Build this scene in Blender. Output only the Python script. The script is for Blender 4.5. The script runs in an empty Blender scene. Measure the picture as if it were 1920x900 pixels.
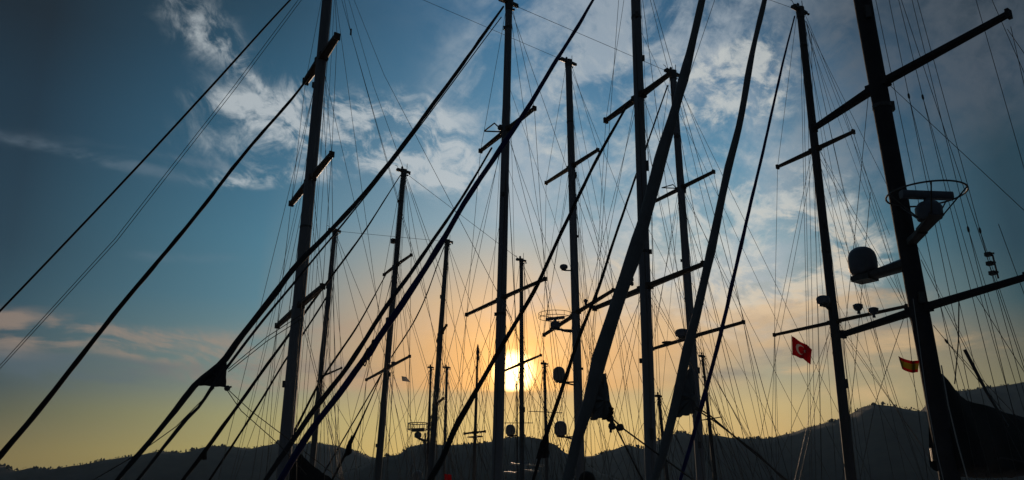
import bpy, bmesh, math, random
from mathutils import Vector, noise as mnoise
R = math.radians
rng = random.Random(7)
S = bpy.context.scene
COL = S.collection

# ------------------------------------------------------------------ camera
F = 1613.0                       # focal length in pixels of the 1920 wide photograph
PITCH = R(17.5)
EYE = Vector((0, 0, 3.0))
cam_d = bpy.data.cameras.new("camera"); cam = bpy.data.objects.new("camera", cam_d)
COL.objects.link(cam); S.camera = cam
cam.location = EYE; cam.rotation_euler = (R(90) + PITCH, 0, 0)
cam_d.sensor_width = 36; cam_d.lens = 36 * F / 1920; cam_d.clip_start = .1; cam_d.clip_end = 30000
SP, CP = math.sin(PITCH), math.cos(PITCH)
FWD = Vector((0, CP, SP))
def ray(px, py):
    a, b = (px - 960) / F, (450 - py) / F
    return Vector((a, CP - b * SP, SP + b * CP))
def azel(px, py):
    d = ray(px, py).normalized()
    return math.atan2(d.x, d.y), math.asin(d.z)
def atY(px, py, Y):
    d = ray(px, py); return EYE + d * (Y / d.y)
def onplane(px, py, p0, n):
    d = ray(px, py); k = (p0 - EYE).dot(n) / d.dot(n)
    return EYE + d * k
def wpx(w, p):                   # metres spanned by w photo pixels at point p
    return w / F * (p - EYE).dot(FWD)

# ------------------------------------------------------------------ sky
SUN_PX = (964, 698)
SUN_AZ, SUN_EL = azel(*SUN_PX)
W = bpy.data.worlds.new("World"); S.world = W; W.use_nodes = True
nt = W.node_tree; nt.nodes.clear()
N, L = nt.nodes, nt.links
def lin(c):
    o = []
    for v in c:
        v /= 255.0
        o.append(v / 12.92 if v <= .04045 else ((v + .055) / 1.055) ** 2.4)
    return o
def setin(node, i, v):
    if isinstance(v, bpy.types.NodeSocket): L.new(v, node.inputs[i])
    else: node.inputs[i].default_value = v
def M_(op, a, b=0.0, c=0.0, clamp=False):
    n = N.new('ShaderNodeMath'); n.operation = op; n.use_clamp = clamp
    setin(n, 0, a); setin(n, 1, b); setin(n, 2, c)
    return n.outputs[0]
def add(a, b): return M_('ADD', a, b)
def sub(a, b): return M_('SUBTRACT', a, b)
def mul(a, b): return M_('MULTIPLY', a, b)
def rng_(v, a, b, c=0.0, d=1.0, smooth=True):
    n = N.new('ShaderNodeMapRange'); n.interpolation_type = 'SMOOTHSTEP' if smooth else 'LINEAR'; n.clamp = True
    setin(n, 0, v)
    for i, x in enumerate((a, b, c, d)): setin(n, i + 1, x)
    return n.outputs[0]
def mixc(f, a, b, mode='MIX'):
    n = N.new('ShaderNodeMix'); n.data_type = 'RGBA'; n.blend_type = mode
    n.clamp_factor = True
    setin(n, 0, f)
    for i, x in ((6, a), (7, b)):
        if isinstance(x, bpy.types.NodeSocket): L.new(x, n.inputs[i])
        else: n.inputs[i].default_value = (*x, 1)
    return n.outputs[2]
tc = N.new('ShaderNodeTexCoord'); sep = N.new('ShaderNodeSeparateXYZ'); L.new(tc.outputs['Generated'], sep.inputs[0])
X_, Y_, Z_ = sep.outputs
AZ = M_('ARCTAN2', X_, Y_); EL = M_('ARCSINE', Z_)
def comb(x, y, z=0.0):
    n = N.new('ShaderNodeCombineXYZ'); setin(n, 0, x); setin(n, 1, y); setin(n, 2, z); return n.outputs[0]
def fbm(vec, scale, detail=8, rough=.55, dist=0.0, w=0.0):
    n = N.new('ShaderNodeTexNoise'); n.noise_dimensions = '4D'
    L.new(vec, n.inputs['Vector']); n.inputs['Scale'].default_value = scale; n.inputs['Detail'].default_value = detail
    n.inputs['Roughness'].default_value = rough; n.inputs['Distortion'].default_value = dist; n.inputs['W'].default_value = w
    return n.outputs['Fac']
def mapped(rot, sx, sy, warp=None, wa=0.0):
    c, s = math.cos(rot), math.sin(rot)
    u = add(mul(AZ, c), mul(EL, s)); v = add(mul(AZ, -s), mul(EL, c))
    if warp is not None:
        u = add(u, mul(sub(warp, .5), wa)); v = add(v, mul(sub(warp, .5), wa))
    return comb(mul(u, sx), mul(v, sy))
# clear sky colours read down five directions: (photo row, sRGB)
COLS = [
 (0,    [(0,(11,31,44)),(150,(12,43,61)),(300,(15,49,68)),(450,(21,56,74)),(560,(31,69,86)),(640,(46,74,86)),(720,(56,74,78)),(770,(80,84,66)),(860,(122,106,58)),(960,(110,95,60))]),
 (480,  [(0,(28,68,91)),(150,(35,86,114)),(300,(45,101,130)),(450,(60,117,141)),(560,(71,122,141)),(640,(98,130,134)),(720,(118,134,124)),(780,(152,150,102)),(850,(168,154,88)),(960,(130,110,70))]),
 (960,  [(0,(54,106,144)),(150,(74,126,160)),(300,(102,148,176)),(420,(140,172,187)),(500,(192,185,168)),(570,(230,190,138)),(640,(246,182,100)),(724,(244,174,88)),(742,(204,170,110)),(790,(218,187,112)),(850,(222,182,98)),(960,(150,110,60))]),
 (1440, [(0,(44,84,114)),(150,(66,114,148)),(300,(82,138,168)),(450,(122,164,178)),(560,(172,172,162)),(650,(192,168,134)),(700,(160,158,134)),(760,(200,176,120)),(830,(210,172,102)),(960,(120,95,60))]),
 (1680, [(0,(52,72,90)),(150,(56,86,110)),(300,(46,92,118)),(450,(64,112,130)),(560,(106,132,134)),(650,(150,140,116)),(740,(166,152,112)),(830,(165,138,86)),(960,(90,75,50))]),
 (1920, [(0,(34,52,66)),(120,(38,60,78)),(260,(22,58,74)),(450,(20,58,74)),(560,(42,74,82)),(640,(88,90,78)),(720,(100,98,70)),(850,(104,92,56)),(960,(60,52,40))]),
]
E0, E1 = R(-4), R(52)
epos = rng_(EL, E0, E1, smooth=False)
base = None; prev = None
for px, stops in COLS:
    r = N.new('ShaderNodeValToRGB'); L.new(epos, r.inputs[0])
    el = r.color_ramp.elements
    pts = sorted(((azel(px if px != 0 and px != 1920 else px, py)[1] - E0) / (E1 - E0), c) for py, c in stops)
    el[0].position = pts[0][0]; el[0].color = (*lin(pts[0][1]), 1)
    el[1].position = pts[-1][0]; el[1].color = (*lin(pts[-1][1]), 1)
    for p, c in pts[1:-1]:
        e = el.new(p); e.color = (*lin(c), 1)
    a = azel(px, 560)[0]
    if base is None: base = r.outputs[0]
    else: base = mixc(rng_(AZ, prev, a, smooth=False), base, r.outputs[0])
    prev = a
# behind the camera the evening sky is dim
back = rng_(M_('ABSOLUTE', AZ), R(38), R(95))
base = mixc(back, base, lin((28, 38, 47)))

def gauss(px, py, rx, ry, rot=0.0, amp=1.0):
    a0, e0 = azel(px, py); ce = math.cos(e0); t = R(rot); c, s = math.cos(t), math.sin(t)
    dx = mul(sub(AZ, a0), ce * F); dy = mul(sub(EL, e0), F)
    u = mul(add(mul(dx, c), mul(dy, s)), 1 / rx); v = mul(add(mul(dx, -s), mul(dy, c)), 1 / ry)
    q = add(mul(u, u), mul(v, v))
    return mul(M_('EXPONENT', mul(q, -1.0)), amp)
def gsum(lst):
    o = None
    for g in lst:
        x = gauss(*g); o = x if o is None else add(o, x)
    return o
warp = fbm(mapped(0, 1, 1), 5, 3, .5, 0, 3.0)
wisp = fbm(mapped(R(-24), 1, 2.0, warp, .22), 11, 12, .64, .9, 0.0)
puff = fbm(mapped(R(-14), 1.0, 1.7, warp, .10), 21, 11, .64, .5, 5.0)
strk = fbm(mapped(R(-4), 1, 5.0, warp, .07), 7, 11, .60, .5, 8.0)
soft = fbm(mapped(R(30), 1, 1.7, warp, .14), 7, 10, .60, .4, 11.0)
fine = fbm(mapped(R(-20), 1.0, 1.5, warp, .05), 48, 8, .62, .4, 15.0)
def layer(G, nz, lo, hi, k=5.0, kf=1.2):
    # density: broad mask multiplied by contrasty noise, with a finer one riding on it
    t = add(add(.53, mul(sub(nz, .5), k)), mul(sub(fine, .5), kf))
    return rng_(mul(M_('MINIMUM', G, 1.15), t), lo, hi)
col = base
# broad thin veils (upper right) and grey sheet (far right)
G = gsum([(1120,110,240,190,-20,.85),(1010,330,120,150,0,.6),(1330,60,230,110,0,.6),(1230,420,200,150,20,.75),(1130,560,330,40,8,.6),(1420,560,200,90,0,.7),(900,190,80,90,0,.5),(1530,300,150,120,0,.5)])
col = mixc(mul(layer(G, soft, -.08, .95, 5.2), .62), col, lin((178,188,196)))
G = gsum([(1790,110,190,130,10,.95),(1620,50,200,100,0,.75),(1560,330,120,120,0,.4),(1900,40,120,120,0,.5)])
col = mixc(mul(layer(G, soft, -.10, 1.0, 4.0), .55), col, lin((84,93,103)))
# white wisps
G = gsum([(505,208,100,22,-3,1.3),(625,228,130,46,-8,1.35),(745,272,160,66,-14,1.25),(840,305,90,50,-20,.75),(375,46,85,50,-35,.66),(425,95,50,30,-40,.42),(478,152,55,10,-38,.62),(560,270,170,60,0,.35),
          (505,333,95,15,9,.85),(440,345,40,8,5,.45),(522,258,25,9,0,.5),(810,215,80,60,0,.55),(470,290,140,60,0,.30)])
col = mixc(mul(layer(G, wisp, .06, 1.02, 4.6, 1.6), .74), col, lin((196,203,206)))
G = gsum([(1350,160,95,66,10,1.1),(1400,120,90,50,20,.7),(1330,218,60,20,0,.8),(1445,190,60,50,0,.7),(1470,390,100,75,-25,1.25),(1430,460,140,80,-20,1.2),(1590,500,90,60,0,.6),(1240,440,90,80,30,.8),(1320,350,90,60,0,.55),(1490,530,130,70,0,1.1),(1340,530,140,60,0,.95),(1560,420,50,100,0,.55),(1020,250,80,120,0,.65),(1200,300,100,80,10,.6),(1150,120,120,90,0,.5)])
col = mixc(mul(layer(G, puff, .08, 1.15, 4.2, 2.0), .70), col, lin((208,210,205)))
G = gsum([(1390,555,180,46,3,1.1),(1530,600,130,36,-4,1.0),(1250,590,110,60,0,.8),(1150,510,90,60,0,.6),(1600,480,60,60,0,.6),(1500,450,90,60,-20,.7)])
col = mixc(mul(layer(G, puff, .05, 1.05, 5.0, 2.0), .58), col, lin((222,202,172)))
# streaks low on the left, dusk coloured
G = gsum([(30,618,150,20,-3,1.3),(230,642,180,20,-8,1.6),(410,668,180,26,-9,1.5),(560,650,170,44,0,.75),(440,712,160,14,-2,1.0),(620,715,170,16,0,.8),(15,655,60,16,0,.8),(700,600,160,50,0,.4)])
col = mixc(mul(layer(G, strk, .05, .95, 3.6, 1.0), .60), col, lin((162,138,120)))
G = gsum([(200,690,220,22,-3,1.1),(420,690,110,14,0,.9),(90,700,150,28,0,.8),(640,690,110,18,0,.8),(1400,690,130,18,9,1.2),(1500,655,90,20,0,.9),(1640,560,120,34,5,1.0),(1690,610,90,16,0,.8),(1500,600,160,16,0,.6),(1250,560,200,20,0,.5)])
col = mixc(mul(layer(G, strk, .05, 1.0, 3.4, .8), .60), col, lin((80,98,110)))
G = gsum([(130,287,210,10,-3,.9),(330,298,120,8,-2,.7),(330,482,90,12,5,.7),(70,270,120,20,0,.5),(360,320,160,40,0,.3)])
col = mixc(mul(layer(G, strk, .05, 1.0, 3.6, .8), .32), col, lin((120,136,150)))
G = gsum([(1180,640,260,40,3,.9),(1340,610,200,30,4,.85),(1500,560,170,24,0,.9),(1460,645,45,8,0,1.2),(1480,692,55,8,0,1.1),(1200,690,190,18,0,.9),(1640,660,120,34,0,.7),(1800,640,150,30,-5,.9),(1000,590,170,40,0,.7),(1660,565,60,12,0,.8),(1590,740,120,22,0,.7),(820,640,160,60,0,.5)])
col = mixc(mul(layer(G, strk, .05, 1.0, 3.8, .9), .52), col, lin((230,188,134)))
# the sun behind thin cloud: core, aureole and the straight edge of the cloud bank beneath it
sd = N.new('ShaderNodeVectorMath'); sd.operation = 'DOT_PRODUCT'
L.new(tc.outputs['Generated'], sd.inputs[0])
sd.inputs[1].default_value = (math.sin(SUN_AZ) * math.cos(SUN_EL), math.cos(SUN_AZ) * math.cos(SUN_EL), math.sin(SUN_EL))
ang = mul(M_('ARCCOSINE', M_('MINIMUM', sd.outputs['Value'], 1.0)), F)     # in photo pixels
bank = rng_(EL, azel(960, 737)[1], azel(960, 729)[1], .0, 1.0)
core = mul(rng_(ang, 24, 46, 1, 0), bank)
bank2 = add(mul(bank, .62), .38)
def addc(c, f, colr):
    n = N.new('ShaderNodeVectorMath'); n.operation = 'SCALE'; n.inputs[0].default_value = colr; setin(n, 3, f)
    m = N.new('ShaderNodeVectorMath'); m.operation = 'ADD'; L.new(c, m.inputs[0]); L.new(n.outputs[0], m.inputs[1]); return m.outputs[0]
g1 = mul(M_('EXPONENT', mul(ang, -1 / 32.0)), bank)
g2 = mul(M_('EXPONENT', mul(ang, -1 / 95.0)), bank2)
col = addc(col, g2, (.50, .17, .012))
col = addc(col, g1, (1.6, .95, .26))
col = addc(col, core, (3.2, 2.4, 1.1))
sky = N.new('ShaderNodeTexSky'); sky.sky_type = 'NISHITA'; sky.sun_disc = False
sky.sun_elevation = SUN_EL; sky.sun_rotation = SUN_AZ; sky.dust_density = 2.0
sc_ = N.new('ShaderNodeVectorMath'); sc_.operation = 'SCALE'; L.new(col, sc_.inputs[0]); sc_.inputs[3].default_value = 9.6
sk2 = N.new('ShaderNodeVectorMath'); sk2.operation = 'SCALE'; L.new(sky.outputs[0], sk2.inputs[0]); sk2.inputs[3].default_value = .02
sm = N.new('ShaderNodeVectorMath'); sm.operation = 'ADD'; L.new(sc_.outputs[0], sm.inputs[0]); L.new(sk2.outputs[0], sm.inputs[1])
bg = N.new('ShaderNodeBackground'); bg.inputs['Strength'].default_value = .1
L.new(sm.outputs[0], bg.inputs['Color'])
wo = N.new('ShaderNodeOutputWorld'); L.new(bg.outputs[0], wo.inputs['Surface'])
# ------------------------------------------------------------------ sun
sl = bpy.data.lights.new("sun", 'SUN'); sl.energy = 1.4; sl.angle = R(1.0); sl.color = (1, .70, .46)
so = bpy.data.objects.new("sun", sl); COL.objects.link(so)
sdir = Vector((math.sin(SUN_AZ) * math.cos(SUN_EL), math.cos(SUN_AZ) * math.cos(SUN_EL), math.sin(SUN_EL)))
so.rotation_euler = sdir.to_track_quat('Z', 'Y').to_euler(); so.location = (0, 60, 40)
S.view_settings.view_transform = 'Standard'; S.view_settings.look = 'None'
S.view_settings.exposure = 0; S.view_settings.gamma = 1; S.view_settings.use_curve_mapping = False

# ------------------------------------------------------------------ materials
def mat(name, col, rough=.6, metal=0.0, var=.25, scale=6.0, bump=.15, bscale=40.0, stretch=(1, 1, 1), col2=None, trans=0.0):
    m = bpy.data.materials.new(name); m.use_nodes = True
    t = m.node_tree; n, l = t.nodes, t.links
    b = n['Principled BSDF']; b.inputs['Roughness'].default_value = rough; b.inputs['Metallic'].default_value = metal
    c = n.new('ShaderNodeTexCoord'); mp = n.new('ShaderNodeMapping'); mp.inputs['Scale'].default_value = stretch
    l.new(c.outputs['Object'], mp.inputs[0])
    z = n.new('ShaderNodeTexNoise'); z.inputs['Scale'].default_value = scale; z.inputs['Detail'].default_value = 7; l.new(mp.outputs[0], z.inputs['Vector'])
    r = n.new('ShaderNodeValToRGB'); l.new(z.outputs['Fac'], r.inputs[0])
    r.color_ramp.elements[0].position = .3; r.color_ramp.elements[1].position = .7
    d = col2 or tuple(v * (1 - var) for v in col)
    r.color_ramp.elements[0].color = (*d, 1); r.color_ramp.elements[1].color = (*col, 1)
    l.new(r.outputs[0], b.inputs['Base Color'])
    z2 = n.new('ShaderNodeTexNoise'); z2.inputs['Scale'].default_value = bscale; z2.inputs['Detail'].default_value = 4; l.new(mp.outputs[0], z2.inputs['Vector'])
    bp = n.new('ShaderNodeBump'); bp.inputs['Strength'].default_value = bump; bp.inputs['Distance'].default_value = .02
    l.new(z2.outputs['Fac'], bp.inputs['Height']); l.new(bp.outputs[0], b.inputs['Normal'])
    if trans:
        tr = n.new('ShaderNodeBsdfTranslucent'); l.new(r.outputs[0], tr.inputs[0]); mx = n.new('ShaderNodeMixShader'); mx.inputs[0].default_value = trans
        l.new(b.outputs[0], mx.inputs[1]); l.new(tr.outputs[0], mx.inputs[2]); l.new(mx.outputs[0], n['Material Output'].inputs[0])
    return m
MT = dict(
 mast=mat('mast_paint', (.19,.21,.24), .6, 0, .25, 3, .05, 20, (1,1,.15)),
 mastdark=mat('varnished_mast', (.085,.09,.10), .6, 0, .4, 4, .1, 30, (1,1,.1)),
 mastgrey=mat('anodised_mast', (.12,.135,.15), .6, .1, .2, 3, .05, 20, (1,1,.15)),
 wood=mat('spar_wood', (.09,.06,.04), .5, 0, .4, 8, .2, 60),
 woodlit=mat('lit_spar_wood', (.30,.19,.10), .5, 0, .4, 8, .2, 60),  # lighter copy of the spar wood: light on one spreader arm, put into the colour
 wire=mat('wire_rope', (.10,.10,.10), .5, .4, .3, 30, .1, 90),
 rope=mat('rope', (.12,.11,.10), .9, 0, .4, 60, .3, 200),
 navy=mat('navy_canvas', (.012,.016,.13), .8, 0, .4, 5, .5, 22),
 black=mat('black_canvas', (.018,.018,.020), .85, 0, .35, 5, .5, 20),
 grey=mat('grey_sailcloth', (.17,.175,.18), .8, 0, .25, 4, .6, 14),
 dgrey=mat('dark_sailcloth', (.045,.047,.055), .85, 0, .3, 4, .6, 14),
 fit=mat('fittings', (.11,.11,.11), .45, .5, .3, 20, .1, 60),
 steel=mat('polished_steel', (.45,.45,.44), .45, 1.0, .1, 20, .05, 60),
 radome=mat('radome_plastic', (.22,.22,.225), .45, 0, .12, 8, .03, 40),
 radard=mat('dark_radome_plastic', (.13,.15,.19), .5, 0, .2, 8, .03, 40),
 hull=mat('hull_paint', (.6,.6,.58), .3, 0, .1, 2, .03, 20),
 hullwood=mat('hull_varnish', (.14,.07,.03), .3, 0, .3, 2, .1, 20),
 deck=mat('teak_deck', (.22,.15,.09), .7, 0, .3, 6, .2, 30),
 cabin=mat('cabin_paint', (.7,.7,.68), .4, 0, .1, 2, .03, 20),
 forest=mat('forested_hill', (.032,.042,.034), .95, 0, .45, .02, 0, 1, col2=(.014,.020,.018)),
 tree=mat('pine_foliage', (.045,.055,.035), .95, 0, .4, .2, 0, 1),
 stone=mat('quay_stone', (.26,.25,.23), .85, 0, .35, 2, .4, 20),
 quay=mat('quay_concrete', (.22,.21,.20), .9, 0, .3, 1, .3, 30),
 red=mat('red_flag_cloth', (.40,.008,.012), .8, 0, .15, 9, .3, 30, trans=.35),
 yellow=mat('yellow_flag_cloth', (.22,.16,.010), .8, 0, .15, 9, .3, 30, trans=.35),
 white=mat('white_cloth', (.55,.54,.52), .8, 0, .1, 9, .2, 30, trans=.3),
 glass=mat('dark_glass', (.02,.025,.03), .08, 0, .1, 2, 0, 10),
)
# water: dark, rippled
wm = bpy.data.materials.new('water'); wm.use_nodes = True
t_ = wm.node_tree; b_ = t_.nodes['Principled BSDF']; b_.inputs['Base Color'].default_value = (.012,.03,.035,1); b_.inputs['Roughness'].default_value = .12
z_ = t_.nodes.new('ShaderNodeTexNoise'); z_.inputs['Scale'].default_value = .9; z_.inputs['Detail'].default_value = 6
c_ = t_.nodes.new('ShaderNodeTexCoord'); t_.links.new(c_.outputs['Object'], z_.inputs['Vector'])
p_ = t_.nodes.new('ShaderNodeBump'); p_.inputs['Strength'].default_value = .5; p_.inputs['Distance'].default_value = .3
t_.links.new(z_.outputs['Fac'], p_.inputs['Height']); t_.links.new(p_.outputs[0], b_.inputs['Normal'])

# ------------------------------------------------------------------ mesh helpers
class MB:
    def __init__(s): s.v = []; s.f = []
    def tube(s, pts, rad, n=8, caps=True, squash=1.0):
        if not isinstance(rad, (list, tuple)): rad = [rad] * len(pts)
        pts = [Vector(p) for p in pts]; b0 = len(s.v); up = None
        for i, p in enumerate(pts):
            t = (pts[min(i+1, len(pts)-1)] - pts[max(i-1, 0)]).normalized()
            if up is None:
                up = Vector((0,0,1)) if abs(t.z) < .9 else Vector((0,1,0))
            a = t.cross(up).normalized(); b = a.cross(t).normalized(); up = b
            for k in range(n):
                q = 2 * math.pi * (k + .5) / n
                s.v.append(p + a * (math.cos(q) * rad[i]) + b * (math.sin(q) * rad[i] * squash))
        for i in range(len(pts) - 1):
            for k in range(n):
                k2 = (k + 1) % n; o = b0 + i * n
                s.f.append((o + k, o + k2, o + n + k2, o + n + k))
        if caps:
            s.f.append(tuple(b0 + k for k in range(n))[::-1]); o = b0 + (len(pts)-1) * n
            s.f.append(tuple(o + k for k in range(n)))
        return s
    def box(s, c, x, y, z):          # centre and three half-axis vectors
        b0 = len(s.v); c = Vector(c); x, y, z = Vector(x), Vector(y), Vector(z)
        for i in (-1, 1):
            for j in (-1, 1):
                for k in (-1, 1): s.v.append(c + x*i + y*j + z*k)
        for q in ((0,1,3,2),(4,6,7,5),(0,4,5,1),(2,3,7,6),(0,2,6,4),(1,5,7,3)): s.f.append(tuple(b0 + a for a in q))
        return s
    def beam(s, a, b, w0, h0, w1=None, h1=None):   # tapered rectangular bar with chamfered corners
        a, b = Vector(a), Vector(b); w1 = w1 or w0; h1 = h1 or h0
        t = (b - a).normalized(); u = Vector((0,0,1)); x = t.cross(u).normalized(); y = x.cross(t).normalized()
        b0 = len(s.v); prof = [(-1,-.6),(-.7,-1),(.7,-1),(1,-.6),(1,.6),(.7,1),(-.7,1),(-1,.6)]
        for p, w, h in ((a, w0, h0), (b, w1, h1)):
            for i, j in prof: s.v.append(p + x * (i*w/2) + y * (j*h/2))
        for k in range(8): s.f.append((b0+k, b0+(k+1)%8, b0+8+(k+1)%8, b0+8+k))
        s.f.append(tuple(range(b0+7, b0-1, -1))); s.f.append(tuple(range(b0+8, b0+16)))
        return s
    def lathe(s, c, prof, n=24, axis=Vector((0,0,1)), sx=1.0):
        c = Vector(c); b0 = len(s.v); ax = axis.normalized(); u = ax.orthogonal().normalized(); w = ax.cross(u)
        for r, z in prof:
            for k in range(n):
                q = 2*math.pi*k/n; s.v.append(c + ax*z + u*(r*math.cos(q)) + w*(r*math.sin(q)))
        for i in range(len(prof)-1):
            for k in range(n):
                o = b0+i*n; k2 = (k+1) % n; s.f.append((o+k, o+k2, o+n+k2, o+n+k))
        s.f.append(tuple(b0+k for k in range(n))[::-1]); o = b0+(len(prof)-1)*n; s.f.append(tuple(o+k for k in range(n)))
        return s
    def slab(s, poly, n, th):        # polygon (3d points) thickened by th along n
        b0 = len(s.v); n = Vector(n).normalized() * (th/2); k = len(poly)
        for p in poly: s.v.append(Vector(p) - n)
        for p in poly: s.v.append(Vector(p) + n)
        s.f.append(tuple(range(b0, b0+k))[::-1]); s.f.append(tuple(range(b0+k, b0+2*k)))
        for i in range(k): j = (i+1) % k; s.f.append((b0+i, b0+j, b0+k+j, b0+k+i))
        return s
    def build(s, name, m, parent=None, smooth=True, label=None):
        org = Vector((0,0,0))
        if parent is not None:
            r = parent
            while r.parent: r = r.parent
            org = Vector(r.location)
        me = bpy.data.meshes.new(name); me.from_pydata([tuple(v - org) for v in s.v], [], s.f)
        bm = bmesh.new(); bm.from_mesh(me); bmesh.ops.recalc_face_normals(bm, faces=bm.faces); bm.to_mesh(me); bm.free()
        for mm in (m if isinstance(m, (list, tuple)) else [m]): me.materials.append(mm)
        if smooth:
            me.polygons.foreach_set('use_smooth', [True]*len(me.polygons))
            me.set_sharp_from_angle(angle=R(40))
        o = bpy.data.objects.new(name, me); COL.objects.link(o)
        if parent is not None: o.parent = parent
        if label: o['label'] = label
        return o
def tag(o, label=None, cat=None, group=None, kind=None):
    if label: o['label'] = label
    if cat: o['category'] = cat
    if group: o['group'] = group
    if kind: o['kind'] = kind
    return o
def root(name, loc, label, cat, group=None):
    o = bpy.data.objects.new(name, None); COL.objects.link(o); o.location = loc; o.empty_display_size = .5
    return tag(o, label, cat, group)

# ------------------------------------------------------------------ setting: water, quay, hills
w = MB(); w.v = [Vector((-6400,-2400,0)), Vector((6400,-2400,0)), Vector((6400,6000,0)), Vector((-6400,6000,0))]; w.f = [(0,1,2,3)]
tag(w.build('water', wm, smooth=False), kind='structure')
BX = Vector((-1.3, -1, 0)).normalized()       # towards the bows of the moored boats
PX = Vector((1, -1.3, 0)).normalized()        # across the boats
q = MB(); c0 = Vector((-3.0, 3.0, .0)); e = Vector((-.84,.54,0)).normalized(); nq = Vector((-.54,-.84,0)).normalized()
q.box(c0 + nq*12 + Vector((0,0,.0)) + Vector((0,0,.1)), e*60, nq*11.8, Vector((0,0,1.3)))
tag(q.build('quay', MT['quay'], smooth=False), kind='structure')
q = MB(); q.box(c0 + nq*.28 + Vector((0,0,1.48)), e*60, nq*.25, Vector((0,0,.075)))
tag(q.build('quay_kerb', MT['stone'], smooth=False), kind='structure')

def ridge(name, prof, dist, label, seed, depth=900, tall=9):
    prof = sorted(prof); r_ = random.Random(seed)
    def crest(px):
        for i in range(len(prof)-1):
            if prof[i][0] <= px <= prof[i+1][0]:
                t = (px - prof[i][0]) / (prof[i+1][0]-prof[i][0]); t = t*t*(3-2*t)*.5 + t*.5
                return prof[i][1]*(1-t) + prof[i+1][1]*t
        return prof[0][1] if px < prof[0][0] else prof[-1][1]
    x0, x1 = prof[0][0], prof[-1][0]; n = int((x1-x0)/5)
    rows = [(-1.0,0),(-.75,.30),(-.5,.56),(-.3,.75),(-.14,.90),(0,1.0),(.12,.93),(.35,.7),(.8,.3),(1.3,0)]
    m = MB(); top = []
    for i in range(n+1):
        px = x0 + (x1-x0)*i/n
        az = math.atan2((px-960)/F, CP - (450-crest(px))/F*SP)
        d = dist*(1 + .012*math.sin(px*.011+seed))
        P = atY(px, crest(px)+3, d*math.cos(az)); h = max(P.z, 4)
        hd = Vector((P.x, P.y, 0)); out = hd.normalized(); dp = h*2.1 + 15
        for k, (o, f) in enumerate(rows):
            q = hd + out*(o*dp)
            nz = mnoise.fractal(Vector((q.x*.004, q.y*.004, seed)), .9, 2.1, 5) if 0 < f < 1 else 0
            z = h*f*(1 + .09*nz) if f < 1 else h
            q2 = hd + out*((o + (.04*mnoise.noise(Vector((px*.008, k*.3, seed))) if 0 < f < 1 else 0))*dp)
            m.v.append(Vector((q2.x, q2.y, z if f > 0 else -2)))
        top.append(Vector((hd.x, hd.y, h)))
    K = len(rows)
    for i in range(n):
        for k in range(K-1):
            m.f.append((i*K+k, (i+1)*K+k, (i+1)*K+k+1, i*K+k+1))
    tag(m.build(name, MT['forest']), kind='structure')
    # the trees that roughen its skyline
    t = MB()
    for i in range(n):
        a, b = top[i], top[i+1]
        for k in range(4):
            u = r_.random(); p = a.lerp(b, u) + Vector((r_.uniform(-8,8), r_.uniform(-25,25), 0))
            cl_ = max(.1, .55 + 1.5*mnoise.noise(Vector(((x0+i*5)*.035, seed, 0))) + .8*mnoise.noise(Vector(((x0+i*5)*.13, seed, 4))))
            h = cl_ * tall * .62 * r_.uniform(.3, 1.0) * (1.7 if r_.random() < .05 else 1) * dist/2500; rr = h*r_.uniform(.35,.7)
            c = p + Vector((0,0,h*.15)); b0 = len(t.v)
            for (z, s) in ((-.5,.5),(-.05,1.0),(.4,.8),(.8,.3)):
                for j in range(6):
                    qn = j*math.pi/3 + r_.random()*.5; t.v.append(c + Vector((math.cos(qn)*rr*s*r_.uniform(.75,1.2), math.sin(qn)*rr*s, z*h)))
            for lv in range(3):
                for j in range(6):
                    o = b0+lv*6; t.f.append((o+j, o+(j+1)%6, o+6+(j+1)%6, o+6+j))
            t.f.append(tuple(b0+18+j for j in range(6)))
    tag(t.build('forest', MT['tree'], smooth=False), label, 'forest', kind='stuff')
ridge('hill_ridge', [(-500,905),(-300,880),(-80,850),(0,868),(30,880),(60,874),(90,877),(150,869),(200,859),(250,852),(300,843),(340,846),(395,833),(430,834),(470,838),(500,832),(521,828),(560,829),(597,828),(627,832),(656,840),(702,855),(760,872),(860,890)], 3000, 'pine trees along the low ridge at the left of the harbour', 1)
ridge('wooded_hill', [(600,905),(660,878),(705,859),(725,852),(745,850),(770,834),(800,828),(835,832),(870,830),(910,827),(950,818),(985,816),(1010,819),(1040,830),(1060,846),(1090,862),(1130,885),(1180,905)], 2300, 'trees on the rounded hill beneath the setting sun', 2, 600)
ridge('hill_range', [(1000,880),(1060,858),(1090,853),(1110,852),(1150,840),(1175,831),(1205,838),(1240,820),(1275,807),(1300,812),(1340,813),(1380,819),(1440,819),(1480,810),(1520,797),(1560,787),(1590,775),(1620,759),(1640,755),(1670,758),(1700,764),(1715,767),(1730,768),(1760,772),(1820,790),(1900,820),(2050,850)], 2700, 'trees along the long rising range right of the sun', 3)
ridge('mountain', [(1560,900),(1640,850),(1700,790),(1745,752),(1790,731),(1810,729),(1850,724),(1880,720),(1920,714),(2000,700),(2150,705),(2400,760)], 3500, 'trees on the high shoulder behind the big covered boom', 4)

# evening haze over the bay
HZ = .000027
hb = MB(); hb.box((0, 1800, 269), (6500,0,0), (0,4300,0), (0,0,271)); hz = hb.build('haze', MT['glass'], smooth=False)
hm = bpy.data.materials.new('haze'); hm.use_nodes = True; hm.node_tree.nodes.clear()
pv = hm.node_tree.nodes.new('ShaderNodeVolumePrincipled'); pv.inputs['Color'].default_value = (.42,.66,.98,1); pv.inputs['Density'].default_value = HZ; pv.inputs['Anisotropy'].default_value = .35
ho_ = hm.node_tree.nodes.new('ShaderNodeOutputMaterial'); hm.node_tree.links.new(pv.outputs[0], ho_.inputs['Volume'])
hz.data.materials.clear(); hz.data.materials.append(hm); tag(hz, kind='stuff')
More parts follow.
